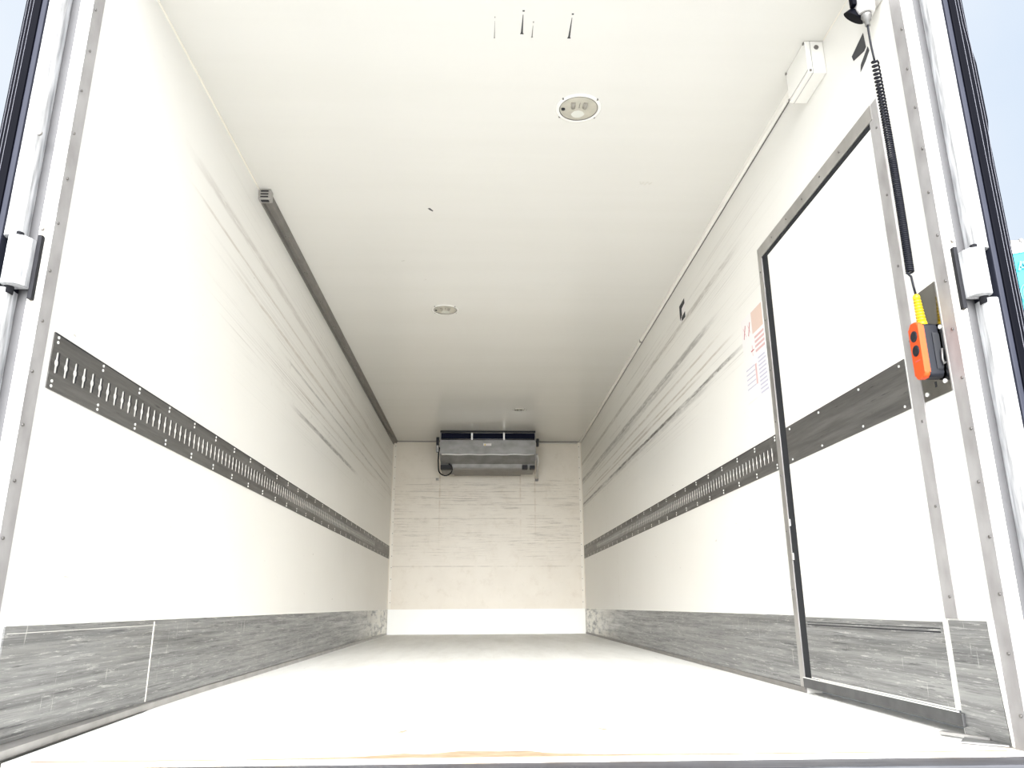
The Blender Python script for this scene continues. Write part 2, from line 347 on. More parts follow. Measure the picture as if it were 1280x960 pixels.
# rear posts: strip, gasket, rounded channel
def post(name, s, lab):
    root = thing(name, lab, None, (s*1.29, 1.97, -.15), kind='structure')
    zt = H+.06
    struct('inner_strip', B(((s*W-.003, 1.944, -.02), (s*W+.003, 2.0, H))), 'strip', parent=root, label='grey riveted inner strip')
    pr = [(1.2435, 1.999), (1.2435, 1.944), (1.248, 1.936), (1.258, 1.936), (1.2595, 1.942), (1.261, 1.936), (1.270, 1.936), (1.270, 1.999)]
    struct('gasket_profile', poly(bmesh.new(), [(s*x, y, -.15) for x, y in pr], (0, 0, zt+.15)), 'cream', parent=root)
    arc = [(1.2705, 1.999), (1.2705, 1.940)] + [(1.2705+.034*math.sin(a), 1.954-.018*math.cos(a)) for a in [i*math.radians(84)/8 for i in range(9)]] + [(1.3045, 1.999)]
    o = struct('rounded_channel', poly(bmesh.new(), [(s*x, y, -.15) for x, y in arc], (0, 0, zt+.15)), 'channel', parent=root)
    src = obj('rivet', cyl((s*(W-.0030), 1.955, 0), (s*(W-.0065), 1.955, 0), .0042, 10), 'screw', root, origin=(s*W, 1.955, 0))
    z = .08; src.location = Vector((s*W, 1.957, z)) - root.location; k = 0
    while z < 2.3:
        z += .142; k += 1
        copy_part(src, root, (s*W, 1.957+(.006 if k % 3 == 1 else 0), z))
    return root
post('trim_6', -1, 'left rear post of the truck body'); post('trim_7', 1, 'right rear post of the truck body')
struct('trim_8', B(((-1.30, 1.936, H), (1.30, 1.949, H+.12)), bev=.003), 'alu_bright', 'header over the rear opening')

# back corner angles
for i, s in enumerate((-1, 1)):
    bm = B(((min(s*W, s*(W-.040)), D-.0085, .300), (max(s*W, s*(W-.040)), D-.006, H)), ((min(s*W, s*(W-.003)), D-.060, .306), (max(s*W, s*(W-.003)), D-.0085, H)))
    root = struct('trim_%d' % (9+i), bm, 'cream', 'riveted vertical corner angle at the back '+('left', 'right')[i])
    src = obj('rivet', cyl((s*(W-.030), D-.0085, 0), (s*(W-.030), D-.011, 0), .005, 8), 'screw', root, origin=(s*(W-.03), D-.009, 0))
    src.location = Vector((s*(W-.03), D-.009, .38)) - root.location
    for k in range(1, 15): copy_part(src, root, (s*(W-.03), D-.009, .38+.142*k))
    struct('wall_edge_seam', B(((min(s*(W-.001), s*(W-.006)), D-.075, 0), (max(s*(W-.001), s*(W-.006)), D-.062, .30))), 'alu_dark', parent=root)
struct('trim_11', B(((-W, D-.012, H-.010), (W, D, H))), 'alu_dark', 'dark joint line between ceiling and back bulkhead')
struct('trim_12', B(((-W, Y0, H-.006), (-W+.006, 3.62, H))), 'cream', 'thin joint line between left wall and ceiling')

# ------------------------------------------------------------------ side door (right wall)
door = struct('door_1', B(((W-.002, DY0+.004, .062), (W+T, DY1-.066, DZ1-.022))), 'white', 'white side door in the right wall near the opening')
struct('kick_panel', B(((W-.006, DY0+.012, .066), (W-.002, DY1-.072, .292))), 'kick', parent=door, label='scratched metal kick panel')
struct('edge_bead', B(((W-.008, DY0+.004, .062), (W-.002, DY0+.011, .30)), ((W-.006, DY0+.02, .062), (W-.002, DY1-.072, .067)), ), 'white', parent=door)
struct('gasket', B(((W-.0015, DY1-.0655, .05), (W+.03, DY1+.0005, DZ1)), ((W-.0015, DY0, DZ1-.0215), (W+.03, DY1-.0655, DZ1))), 'black_gap', parent=door)
struct('panel_score', B(((W-.0065, DY0+.03, .262), (W-.006, DY1-.09, .266)), ((W-.0065, DY0+.03, .272), (W-.006, DY1-.09, .2745))), 'black', parent=door)
fr = struct('door_frame', poly(bmesh.new(), [(W-.006, DY1+.001, .02), (W-.006, DY1+.044, .02), (W-.006, DY1+.044, 1.962), (W-.006, DY0-.02, 1.962), (W-.006, DY0-.02, DZ1), (W-.006, DY1+.001, DZ1)], (.0059, 0, 0)), 'alu', parent=door, label='grey metal frame around top and far side')
struct('hinge_strip', B(((W-.005, 2.150, .302), (W, DY0, 1.96))), 'strip', parent=door, label='long grey hinge strip')
struct('sill_bar', B(((W-.012, DY0-.02, .022), (W-.0035, DY1, .057)), bev=.002), 'sill_dark', parent=door, label='dark bar under the door')
struct('sill_bead', B(((W-.013, DY0, .0575), (W-.006, DY1, .060))), 'white', parent=door)
src = obj('screw', cyl((W-.006, 0, 0), (W-.009, 0, 0), .004, 8), 'screw', door, origin=(W, 0, 0))
src.location = Vector((W, 3.28, .4)) - door.location
for k in range(1, 7): copy_part(src, door, (W, 3.28, .4+.24*k))
for k in range(1, 6): copy_part(src, door, (W, 3.28-.17*k, 1.935))
for k in range(7): copy_part(src, door, (W+.001, 2.170, .36+.25*k))
# broken bits of gasket catch
for z in (.52, .66): struct('latch_tab', B(((W-.006, DY1-.012, z), (W+.002, DY1+.001, z+.028))), 'alu_bright', parent=door)

# ------------------------------------------------------------------ load rail bands
def slot_pts(y, z, s, x):
    k = [(0, .030), (.003, .027), (.0035, .009), (.0075, .004), (.0080, -.004), (.0035, -.010), (.003, -.027), (0, -.030)]
    pts = [(y+a, z+b) for a, b in k] + [(y-a, z+b) for a, b in k[::-1][1:-1]]
    return [(x, a, b) for a, b in pts]
def band(s, ya, yb, slots, label, parts=()):
    z0, z1 = .910, 1.068
    x0 = s*W; x1 = s*(W-.003)
    bm = bmesh.new(); box(bm, (min(x0, x1), ya, z0), (max(x0, x1), yb, z1), 0, 0)
    box(bm, (min(x1, x1-s*.0015), ya, z1-.003), (max(x1, x1-s*.0015), yb, z1), 0, 2)
    if slots:
        y = slots[0]
        while y < slots[1]:
            poly(bm, slot_pts(y, .988, s, x1), (-s*.0006, 0, 0), 1)
            # raised dark lip beside each slot
            poly(bm, slot_pts(y+.0095*1, .990, s, x1), (-s*.0003, 0, 0), 2)
            y += .0503
    y = ya+.02
    while y < yb:
        for zz in ((z1-.010, z1-.024), (z0+.010, z0+.024)):
            for q in zz:
                cyl((x1, y, q), (x1-s*.002, y, q), .0045, 8, 3, bm)
        y += .262
    return obj('load_rail_band', bm, ['band', 'slot', 'black', 'screw_light'], label=label, cat='load rail')
band(-1, 2.032, D-.062, (2.06, 8.6), 'long dark grey slotted steel band fixed along the left wall')
band(1, 3.301, D-.062, (3.37, 8.9), 'long dark grey slotted steel band along the right wall behind the side door')
b3 = obj('steel_band', B(((W-.005, DY0+.012, .912), (W-.0021, DY1-.072, 1.070))), 'band', label='short plain dark steel band across the white side door', cat='wall band')
for y in (2.25, 2.52, 2.85, 3.14):
    for z in (.925, 1.055): obj('rivet', cyl((W-.005, y, z), (W-.0075, y, z), .0042, 8), 'screw_light', b3)

# ------------------------------------------------------------------ ceiling rail, left corner
rail = thing('ceiling_rail', 'grey aluminium rail running along the corner of ceiling and left wall', 'rail', (-1.2, 6.8, H-.03))
bm = bmesh.new()
pr = [(-1.2395, H-.052), (-1.232, H-.052), (-1.228, H-.030), (-1.206, H-.030), (-1.202, H-.036), (-1.196, H-.036), (-1.190, H-.012), (-1.186, H-.0005), (-1.2395, H-.0005)]
poly(bm, [(x, 3.66, z) for x, z in pr], (0, D-.03-3.66, 0)); obj('track', bm, 'alu_dark', rail)
bm = B(((-1.2395, 3.62, H-.058), (-1.176, 3.665, H-.001)), bev=.003); cap = obj('end_bracket', bm, 'alu', rail, label='cast end bracket with slotted grille')
for k in range(3): obj('slot', B(((-1.228, 3.617, H-.048+k*.016), (-1.188, 3.6205, H-.042+k*.016))), 'black', cap)
obj('slot', B(((-1.228, 3.63, H-.061), (-1.188, 3.65, H-.0575))), 'black', cap)
for k in range(12):
    y = 4.1+.5*k
    for x, z in ((-1.217, H-.031), (-1.199, H-.037)): obj('screw', cyl((x, y, z+.001), (x, y, z-.002), .004, 8), 'screw', rail)

# ------------------------------------------------------------------ ceiling lights
def lamp(x, y, rad, label, inner=True):
    t = thing('ceiling_light', label, 'ceiling light', (x, y, H), group='round ceiling lights')
    bm = bmesh.new()
    ring = [(rad+.016, 0), (rad+.014, -.004), (rad+.004, -.006), (rad, -.003), (rad-.002, 0)]
    n = 48; rs = [[bm.verts.new((x+a*math.cos(2*math.pi*k/n), y+a*math.sin(2*math.pi*k/n), H+b)) for k in range(n)] for a, b in ring]
    for i in range(len(ring)-1):
        for k in range(n): bm.faces.new((rs[i][k], rs[i][(k+1) % n], rs[i+1][(k+1) % n], rs[i+1][k])).smooth = True
    obj('rim', bm, 'white', t)
    bm = bmesh.new(); prev = None; rr = [(rad-.0015, -.0022), (rad*.8, -.0045), (rad*.45, -.0065), (rad*.12, -.0072)]
    rs = [[bm.verts.new((x+a*math.cos(2*math.pi*k/n), y+a*math.sin(2*math.pi*k/n), H+b)) for k in range(n)] for a, b in rr]
    for i in range(len(rr)-1):
        for k in range(n): bm.faces.new((rs[i][k], rs[i][(k+1) % n], rs[i+1][(k+1) % n], rs[i+1][k])).smooth = True
    bm.faces.new(rs[-1]); obj('lens', bm, 'lens', t)
    obj('edge_ring', tube(bmesh.new(), [(x+(rad-.001)*math.cos(2*math.pi*k/48), y+(rad-.001)*math.sin(2*math.pi*k/48), H-.0035) for k in range(49)], .0016, 6), 'screw', t)
    obj('sensor', cyl((x-rad*.80, y, H-.003), (x-rad*.80, y, H-.0085), rad*.10, 16), 'black', t)
    if inner:
        bm = bmesh.new(); n2 = 24
        c = bm.verts.new((x, y+rad*.30, H-.0085))
        ring = [bm.verts.new((x+rad*.36*math.cos(2*math.pi*k/n2), y+rad*.30+rad*.42*math.sin(2*math.pi*k/n2), H-.0062)) for k in range(n2)]
        for k in range(n2): bm.faces.new((c, ring[k], ring[(k+1) % n2])).smooth = True
        obj('bulb_reflector', bm, 'lens_inner', t)
        bm = bmesh.new()
        for dx in (-.3, .02, .3): tube(bm, [(x+dx*rad, y-.15*rad, H-.0072), (x+dx*rad*1.1, y-.55*rad, H-.0062)], .0022 if dx == .02 else .010, 8)
        obj('bulb_holder', bm, 'lens_dark', t)
    for a in (38, 142, 222, 318):
        px, py = x+(rad+.008)*math.cos(math.radians(a))*1.08, y+(rad+.008)*math.sin(math.radians(a))*1.08
        obj('screw', cyl((px, py, H), (px, py, H-.0055), .004, 10), 'screw', t)
lamp(.345, 2.893, .084, 'nearest and largest-looking round flush ceiling light, right of centre')
lamp(-.347, 5.302, .084, 'middle round flush ceiling light, left of the ceiling centre')
lamp(.340, 8.30, .058, 'small farthest ceiling light just ahead of the cooling unit')

# ------------------------------------------------------------------ slits, marks and labels
for i, (x, y0, y1, w_, lab) in enumerate([(.074, 2.345, 2.445, .004, 'longest dark scratch slit on the near ceiling, left of the pair'), (.256, 2.355, 2.462, .004, 'rightmost long dark slit on the near ceiling'), (.114, 2.40, 2.462, .0022, 'faint short slit between the two long ones on the near ceiling'), (-.030, 2.38, 2.47, .0016, 'leftmost very faint scratch on the near ceiling')]):
    bm = bmesh.new()
    poly(bm, [(x-w_*.3, y0, H-.0006), (x+w_*.3, y0, H-.0006), (x+w_, y1, H-.0006), (x-w_, y1, H-.0006)], (0, 0, .0005))
    poly(bm, [(x-w_*.8, y0-.022, H-.0006), (x+w_*1.2, y0-.022, H-.0006), (x+w_*1.2, y0-.015, H-.0006), (x-w_*.8, y0-.015, H-.0006)], (0, 0, .0005))
    poly(bm, [(x-w_*1.6, y1-.004, H-.0006), (x+w_*1.6, y1-.004, H-.0006), (x+w_*1.6, y1+.001, H-.0006), (x-w_*1.6, y1+.001, H-.0006)], (0, 0, .0005))
    obj('ceiling_mark', bm, 'alu_dark' if w_ < .003 else 'stain', label=lab, cat='mark', group='dark marks on the ceiling')
bm = tube(bmesh.new(), [(.735+a, 3.49+b, H-.0012) for a, b in [(0, 0), (.010, .026), (.020, .002), (.030, .030), (.040, -.002), (.052, .022), (.062, .004)]], .0011, 5)
obj('ceiling_mark', bm, 'lens', label='small grey zigzag scribble on the ceiling right of centre', cat='mark', group='dark marks on the ceiling')
obj('ceiling_mark', poly(bmesh.new(), [(-.375, 3.80, H-.0008), (-.362, 3.795, H-.0008), (-.345, 3.825, H-.0008), (-.350, 3.832, H-.0008), (-.366, 3.815, H-.0008)], (0, 0, .0007)), 'stain', label='small dark fleck on the ceiling left of centre', cat='mark', group='dark marks on the ceiling')
def wallpatch(name, yz, m, label, cat, x=W, th=.0012, parent=None, group=None):
    return obj(name, poly(bmesh.new(), [(x-th, a, b) for a, b in yz], (th*.9, 0, 0)), m, parent, label=label, cat=cat, group=group)
wallpatch('sticker_residue', [(2.172, 2.238), (2.168, 2.178), (2.182, 2.172), (2.200, 2.176), (2.255, 2.190), (2.262, 2.214)], 'stain', 'larger dark grey sticker remnant on the right wall above the coiled cord', 'sticker remnant', group='sticker remnants by the cord')
wallpatch('sticker_residue', [(2.157, 2.170), (2.152, 2.150), (2.182, 2.132), (2.222, 2.118), (2.214, 2.142)], 'stain', 'smaller dark grey sticker remnant just under the larger one by the coiled cord', 'sticker remnant', group='sticker remnants by the cord')
lb = wallpatch('wall_label', [(4.61, 2.262), (4.61, 2.128), (4.745, 2.128), (4.745, 2.262)], 'paper', 'small black and white label on the upper right wall, midway along', 'label')
wallpatch('black_print', [(4.612, 2.258), (4.612, 2.225), (4.69, 2.215), (4.69, 2.17), (4.74, 2.150), (4.74, 2.25)], 'black', None, None, x=W-.0012, parent=lb)
wallpatch('black_print', [(4.612, 2.168), (4.612, 2.130), (4.70, 2.132), (4.70, 2.158)], 'black', None, None, x=W-.0012, parent=lb)
st = wallpatch('warning_sticker', [(3.320, 1.715), (3.320, 1.285), (3.62, 1.285), (3.62, 1.715)], 'paper', 'faded pink and orange instruction sticker on the right wall beside the side door', 'sticker')
def ink(y0, y1, z0, z1, m, nm='faded_print'): return wallpatch(nm, [(y0, z1), (y0, z0), (y1, z0), (y1, z1)], m, None, None, x=W-.0012, th=.0006, parent=st)
ink(3.325, 3.47, 1.60, 1.71, 'faded_orange', 'hazard_block')
for k in range(4): ink(3.325, 3.45, 1.50+.023*k, 1.512+.023*k, 'pink', 'text_line')
for k in range(10): ink(3.33+.01*(k % 2), 3.43, 1.29+.019*k, 1.298+.019*k, 'lilac', 'text_line')
for k in range(5): ink(3.48, 3.60, 1.35+.024*k, 1.356+.024*k, 'lilac', 'text_line')
ink(3.455, 3.475, 1.35, 1.45, 'pink')
ink(3.47, 3.51, 1.520, 1.526, 'red', 'cross_mark'); ink(3.487, 3.493, 1.495, 1.55, 'pink', 'cross_mark')
for yc, zc in ((3.575, 1.645), (3.51, 1.64)):
    for s_ in (-1, 1):
        wallpatch('cross_mark', [(yc-.018, zc+s_*.028), (yc-.013, zc+s_*.028+.006), (yc+.018, zc-s_*.028), (yc+.013, zc-s_*.028-.006)], 'red', None, None, x=W-.0012, th=.0006, parent=st)

# ------------------------------------------------------------------ junction box and duct
jb = thing('junction_box', 'white junction box in the corner of ceiling and right wall', 'junction box', (1.205, 2.54, 2.29))
obj('housing', B(((1.168, 2.447, 2.292), (1.2398, 2.637, H-.0005)), bev=.003), 'white', jb)
obj('lid_seam', B(((1.1665, 2.4465, 2.302), (1.168, 2.6375, 2.304)), ((1.186, 2.4458, 2.293), (1.188, 2.447, H-.001)), ((1.186, 2.447, 2.2905), (1.188, 2.637, 2.292))), 'alu', jb)
obj('cable_plug', cyl((1.210, 2.447, 2.405), (1.210, 2.443, 2.405), .009, 16), 'screw', jb, label='grey blanking plug')
for x, y, z in ((1.176, 2.446, 2.300), (1.167, 2.455, H-.008), (1.167, 2.630, 2.302), (1.167, 2.630, H-.008)):
    obj('corner_screw', B(((x-.004, y-.004, z-.004), (x+.004, y+.004, z+.004))), 'alu_dark', jb)
duct = thing('cable_duct', 'slim cream cable duct along the corner of ceiling and right wall', 'cable duct', (1.23, 6.3, H-.02))
bm = bmesh.new(); poly(bm, [(1.2395, 2.64, H-.0005), (1.2395, 2.64, H-.019), (1.232, 2.64, H-.024), (1.221, 2.64, H-.016), (1.217, 2.64, H-.0005)], (0, D-.02-2.64, 0)); obj('trunking', bm, 'duct', duct)
obj('lid_line', B(((1.2355, 2.66, H-.0245), (1.2395, D-.03, H-.0235))), 'screw', duct)
obj('joint', B(((1.2155, 5.92, H-.025), (1.2398, 5.935, H-.0005))), 'alu_dark', duct)
struct('trim_13', B(((W-.003, Y0, H-.003), (W, 2.44, H))), 'cream', 'thin joint line between right wall and ceiling near the opening')

# ------------------------------------------------------------------ socket, cord and pendant control
sk_ = thing('power_socket', 'white metal socket with open black cap at the top of the coiled cord', 'socket', (1.2, 2.05, 2.15))
CX, CY = 1.186, 2.05
obj('housing', tube(bmesh.new(), [(CX, CY, 2.40), (CX, CY, 2.225), (CX, CY, 2.215), (CX, CY, 2.205)], [.031, .031, .029, .024], 28), 'alu_bright', sk_)
obj('wall_mount', B(((CX+.012, CY-.03, 2.25), (1.2398, CY+.03, 2.38)), bev=.004), 'alu_bright', sk_)
obj('flange', cyl((CX, CY, 2.262), (CX, CY, 2.270), .036, 28), 'alu_bright', sk_)
bm = bmesh.new(); bmesh.ops.create_cone(bm, cap_ends=True, segments=28, radius1=.036, radius2=.026, depth=.02)
bmesh.ops.transform(bm, matrix=Matrix.Translation((CX-.020, CY+.028, 2.225)) @ Matrix.Rotation(.55, 4, 'Y') @ Matrix.Rotation(.5, 4, 'X'), verts=bm.verts); obj('black_cap', bm, 'rubber', sk_)
obj('cap_hinge', B(((CX-.046, CY-.012, 2.235), (CX-.030, CY+.012, 2.30)), bev=.004), 'rubber', sk_)

pc = thing('pendant_control', 'orange two-button hand control hanging on a black coiled cord', 'remote control', (1.21, 2.05, .955))
obj('plug', tube(bmesh.new(), [(CX, CY, 2.2045), (CX, CY, 2.195), (CX, CY, 2.192), (CX, CY, 2.180), (CX, CY, 2.179), (CX, CY, 2.160)], [.017, .017, .013, .013, .008, .008], 20), 'steel', pc, label='metal cable gland')
bm = bmesh.new(); pts = []
for k in range(13):
    t = k/12; pts.append((CX-.002*math.sin(t*3)+.004*t, CY, 2.165-(2.165-2.028)*t))
tube(bm, pts, .0034, 8)
# coil
R_, cx0 = .0098, 1.1935; z = 2.028; a = 0.0; pts = []
p0 = Vector((CX+.004, CY, 2.028)); zb = 1.283
while z > zb:
    t = (2.028-z)/(2.028-zb)
    pitch = .0165*(1-min(1, t/.50)**.8) + .0066*min(1, t/.50)**.8
    cx_ = 1.1905 + .0065*math.sin(t*math.pi*.75)
    pts.append((cx_+R_*math.cos(a), CY+R_*math.sin(a), z)); a += 2*math.pi/14; z -= pitch/14
tube(bm, pts, .0029, 7)
ex = Vector(pts[-1])
tube(bm, [ex, (1.1965, CY, 1.270), (1.1985, CY, 1.24), (1.2015, CY, 1.212)], .0034, 8)
obj('coiled_cord', bm, 'cord', pc)
# yellow strain relief (ribbed)
zz = [1.212, 1.205]; rr = [.007, .0105]
n = 8
for k in range(n):
    z_ = 1.203-.0095*k; r_ = .0100+.0004*k
    zz += [z_, z_-.0055, z_-.0056, z_-.0090]; rr += [r_, r_, r_-.0045, r_-.0045]
zz += [1.128, 1.116]; rr += [.0135, .0145]
obj('strain_relief', tube(bmesh.new(), [(1.2015+.0045*(1.212-q)/.09, CY, q) for q in zz], rr, 20), 'yellow', pc, label='yellow ribbed cable sleeve')
def rounded(yc, zc, hy, hz, rad, x0, x1, n=6):
    pts = []
    for sy, sz, a0 in ((1, 1, 0), (-1, 1, 90), (-1, -1, 180), (1, -1, 270)):
        for k in range(n+1):
            a_ = math.radians(a0+90*k/n); pts.append((x0, yc+sy*(hy-rad)+rad*math.cos(a_), zc+sz*(hz-rad)+rad*math.sin(a_)))
    bm = poly(bmesh.new(), pts, (x1-x0, 0, 0)); return bm
def rbox(*a, bev=.004):
    bm = rounded(*a)
    es = [e for e in bm.edges if len(e.link_faces) == 2 and abs(e.verts[0].co.x-e.verts[1].co.x) < 1e-6]
    bmesh.ops.bevel(bm, geom=es, offset=bev, segments=3, affect='EDGES', profile=.5); return bm
PY, PZ = 2.048, 1.036
obj('back_shell', rbox(PY+.001, PZ, .023, .080, .011, 1.192, 1.2335, bev=.003), 'remote_black', pc, label='dark grey back shell')
face = obj('front_shell', rbox(PY, PZ+.002, .025, .083, .014, 1.175, 1.193, bev=.006), 'orange', pc, label='orange front shell')
for z_ in (PZ+.045, PZ+.002):
    bm = tube(bmesh.new(), [(1.1755, PY, z_), (1.1728, PY, z_), (1.1715, PY, z_)], [.0165, .0160, .012], 24); obj('push_button', bm, 'remote_black', face)
bm = bmesh.new()
for k in range(5): box(bm, (1.1742, PY-.012+.005*k, PZ-.030), (1.1752, PY-.0092+.005*k, PZ-.027))
obj('small_print', bm, 'red', face)
obj('side_groove', B(((1.1920, PY-.0245, PZ-.07), (1.1945, PY+.0245, PZ+.07))), 'black', pc)
obj('back_rib', rbox(PY+.003, PZ-.004, .028, .062, .012, 1.214, 1.2335, bev=.003), 'black', pc)
pl = thing('mounting_plate', 'shiny bolted steel plate on the right wall behind the hand control', 'plate', (1.239, 2.08, .911))
obj('plate', poly(bmesh.new(), [(1.2365, 2.010, 1.238), (1.2365, 2.010, .911), (1.2365, 2.146, .911), (1.2365, 2.146, 1.0), (1.2365, 2.100, 1.236)], (.0033, 0, 0)), 'plate_steel', pl)
for y, z in ((2.034, .945), (2.128, .930), (2.0158, 1.10), (2.130, .99)):
    obj('bolt', tube(bmesh.new(), [(1.2365, y, z), (1.2330, y, z), (1.2315, y, z)], [.0068, .0060, .003], 14), 'screw_light', pl)
obj('hook', tube(bmesh.new(), [(1.236, 2.016, .995), (1.230, 2.015, .99), (1.227, 2.0145, 1.005), (1.230, 2.014, 1.035)], .0028, 8), 'steel', pl)
obj('key_slot', B(((1.2360, 2.075, .940), (1.2366, 2.084, .956))), 'black', pl)

# ------------------------------------------------------------------ rear doors, folded open
def rear_door(s, label):
    nm = 'door_2' if s < 0 else 'door_3'
    root = thing(nm, label, None, (s*1.37, 1.9, -.1), kind='structure')
    zb, zt = -.12, H+.10
    struct('door_leaf', B(((min(s*1.352, s*1.399), 1.915, zb), (max(s*1.352, s*1.399), 3.12, zt))), 'door_edge', parent=root)
    struct('edge_profile', B(((min(s*1.341, s*1.356), 1.896, zb), (max(s*1.341, s*1.356), 1.93, zt)), bev=.003), 'door_edge', parent=root, label='blue-grey metal door edge')
    sl = struct('door_seal', B(((min(s*1.3565, s*1.400), 1.893, zb), (max(s*1.3565, s*1.400), 1.9149, zt)), bev=.004), 'rubber', parent=root, label='ribbed black rubber seal')
    for x in (1.3765, 1.3855, 1.3935):
        pts = []; bm = bmesh.new()
        k = zb
        while k <= zt:
            w_ = 0
            if s > 0 and 1.58 < k < 2.02 and x > 1.38: w_ = .004
            pts.append((s*(x+w_), 1.8925, k)); k += .08
        struct('seal_lip', tube(bm, pts, .0009, 6), 'rubber_lip', parent=sl)
    if s > 0:
        struct('seal_bulge', poly(bmesh.new(), [(1.398, 1.899, 1.62), (1.409, 1.899, 1.70), (1.409, 1.899, 1.90), (1.398, 1.899, 1.99)], (0, .012, 0)), 'rubber', parent=sl)
    # hinge tube with its knuckle
    z1, z2 = 1.150, 1.285
    for a, b in ((zb, z1-.007), (z2+.007, zt)):
        arc = [(1.3015, 1.948), (1.3015, 1.915), (1.304, 1.902), (1.312, 1.895), (1.330, 1.894), (1.337, 1.899), (1.340, 1.91), (1.340, 1.93)]
        struct('hinge_tube', poly(bmesh.new(), [(s*x, y, a) for x, y in arc], (0, 0, b-a)), 'white_paint', parent=root)
    kn = struct('hinge_knuckle', poly(bmesh.new(), [(s*x, y, z1) for x, y in [(1.262, 1.93), (1.264, 1.905), (1.272, 1.888), (1.290, 1.880), (1.312, 1.882), (1.318, 1.895), (1.318, 1.93)]], (0, 0, z2-z1)), 'white_paint', parent=root, label='worn white hinge knuckle')
    struct('hinge_pin', cyl((s*1.306, 1.912, z1-.02), (s*1.306, 1.912, z2+.02), .012, 16), 'hinge_dark', parent=root)
    struct('hinge_plate', B(((min(s*1.250, s*1.2618), 1.920, z1-.03), (max(s*1.250, s*1.2618), 1.9355, z2+.02)), bev=.002), 'hinge_dark', parent=root)
    struct('hinge_screw', cyl((s*1.262, 1.936, z2+.045), (s*1.262, 1.930, z2+.045), .006, 12), 'screw', parent=root)
    if s < 0: struct('hinge_screw', cyl((s*1.292, 1.897, 1.60), (s*1.292, 1.890, 1.60), .008, 12), 'alu_dark', parent=root)
    return root
rear_door(-1, 'left rear door folded open, its black seal edge facing out')
rear_door(1, 'right rear door folded open, its black seal edge facing out')

# ------------------------------------------------------------------ cooling unit
cu = thing('cooling_unit', 'grey steel cooling unit hung under the ceiling at the back wall', 'cooling unit', (0, 9.7, 1.97))
YF = 9.38; zA, zB, zC = 2.317, 2.126, 2.10
bm = bmesh.new()
pr = [(YF, zA), (YF-.004, zB+.012), (YF+.004, zB), (YF+.085, 2.030), (YF+.10, 1.985), (9.98, 1.985), (9.98, zA)]
poly(bm, [(-.586, y, z) for y, z in pr], (1.172, 0, 0)); body = obj('casing', bm, 'steel', cu)
obj('upper_housing', B(((-.580, YF+.03, zA), (.582, 9.98, H-.0005))), 'coil', cu, label='dark blue-black coil opening')
obj('front_rail', B(((-.592, YF-.004, H-.022), (.592, YF+.03, H-.0005))), 'black', cu)
obj('wire_guard', tube(tube(bmesh.new(), [(-.586, YF, H-.028), (.588, YF, H-.028)], .0035, 6), [(-.586, YF+.004, zA+.012), (.588, YF+.004, zA+.012)], .003, 6), 'alu', cu)
for x in (-.199, .199): obj('divider', B(((x-.010, YF-.002, zA), (x+.010, YF+.004, H-.0225))), 'alu_bright', cu)
obj('end_plate', B(((-.594, YF+.02, 2.08), (-.586, 9.98, H-.002))), 'steel', cu); obj('end_plate', B(((.586, YF+.02, 2.08), (.594, 9.98, H-.002))), 'steel', cu)
obj('crease_highlight', tube(bmesh.new(), [(-.57+i*.057, YF-.002-.004*math.sin(i*.9)**2, zB+.006+.003*math.sin(i*1.3)) for i in range(21)], .006, 8), 'alu_bright', cu)  # bright tube stands in for the highlight along the casing crease
lbp = obj('data_label', B(((-.058, YF-.0055, zA-.073), (.042, YF-.0025, zA-.043))), 'paper', cu, label='small white data label')
obj('warning_triangle', poly(bmesh.new(), [(-.048, YF-.0065, zA-.069), (-.026, YF-.0065, zA-.069), (-.037, YF-.0065, zA-.047)], (0, .0008, 0)), 'yellow', lbp)
obj('drip_tray', poly(bmesh.new(), [(-.43, YF+.094, 1.984), (-.43, YF+.104, 1.965), (-.43, 9.96, 1.965), (-.43, 9.96, 1.984)], (.86, 0, 0)), 'alu_dark', cu)
# underside boxes, pipes and loop
obj('fan_box', B(((-.585, YF+.050, 1.960), (-.445, YF+.14, 2.015)), bev=.006), 'black', cu)
obj('fan_box', B(((.425, YF+.050, 1.965), (.495, YF+.14, 2.015)), bev=.006), 'black', cu)
obj('fan_box', B(((.520, YF+.050, 1.965), (.584, YF+.14, 2.010)), bev=.006), 'black', cu)
bm = bmesh.new(); pts = [(-.602, YF+.04, 2.23), (-.610, YF+.04, 2.15), (-.612, YF+.04, 2.06)]
for k in range(13):
    a_ = math.pi + math.pi*1.35*k/12; pts.append((-.522+.084*math.cos(a_), YF+.03, 1.955+.078*math.sin(a_)))
tube(bm, pts, .008, 8); obj('cable_loop', bm, 'cord', cu)
bk = obj('side_bracket', B(((-.640, YF-.01, 2.255), (-.606, YF+.05, 2.350)), bev=.003), 'black', cu)
obj('side_bracket', B(((-.640, YF+.0, 2.165), (-.608, YF+.05, 2.250)), bev=.003), 'steel', cu)
obj('side_bracket', B(((.602, YF-.01, 2.24), (.632, YF+.05, 2.335)), bev=.003), 'black', cu)
bm = bmesh.new(); tube(bm, [(.605, 9.44, 2.145), (.630, 9.52, 2.10), (.640, 9.95, 1.93)], .017, 10); obj('drain_pipe', bm, 'alu_bright', cu)
obj('pipe_clip', B(((.622, 9.96, 1.905), (.662, 10.0365, 1.935))), 'screw', cu)
obj('wall_clip', B(((-.672, 10.0, 1.915), (-.638, D-.0005, 1.940))), 'screw', label='small dark clip on the back wall below the left end of the cooling unit', cat='clip')
obj('wall_conduit', tube(bmesh.new(), [(.66, D-.02, H-.025), (1.19, D-.02, H-.025)], .008, 8), 'duct', label='thin pale conduit on the back wall right of the cooling unit', cat='conduit')

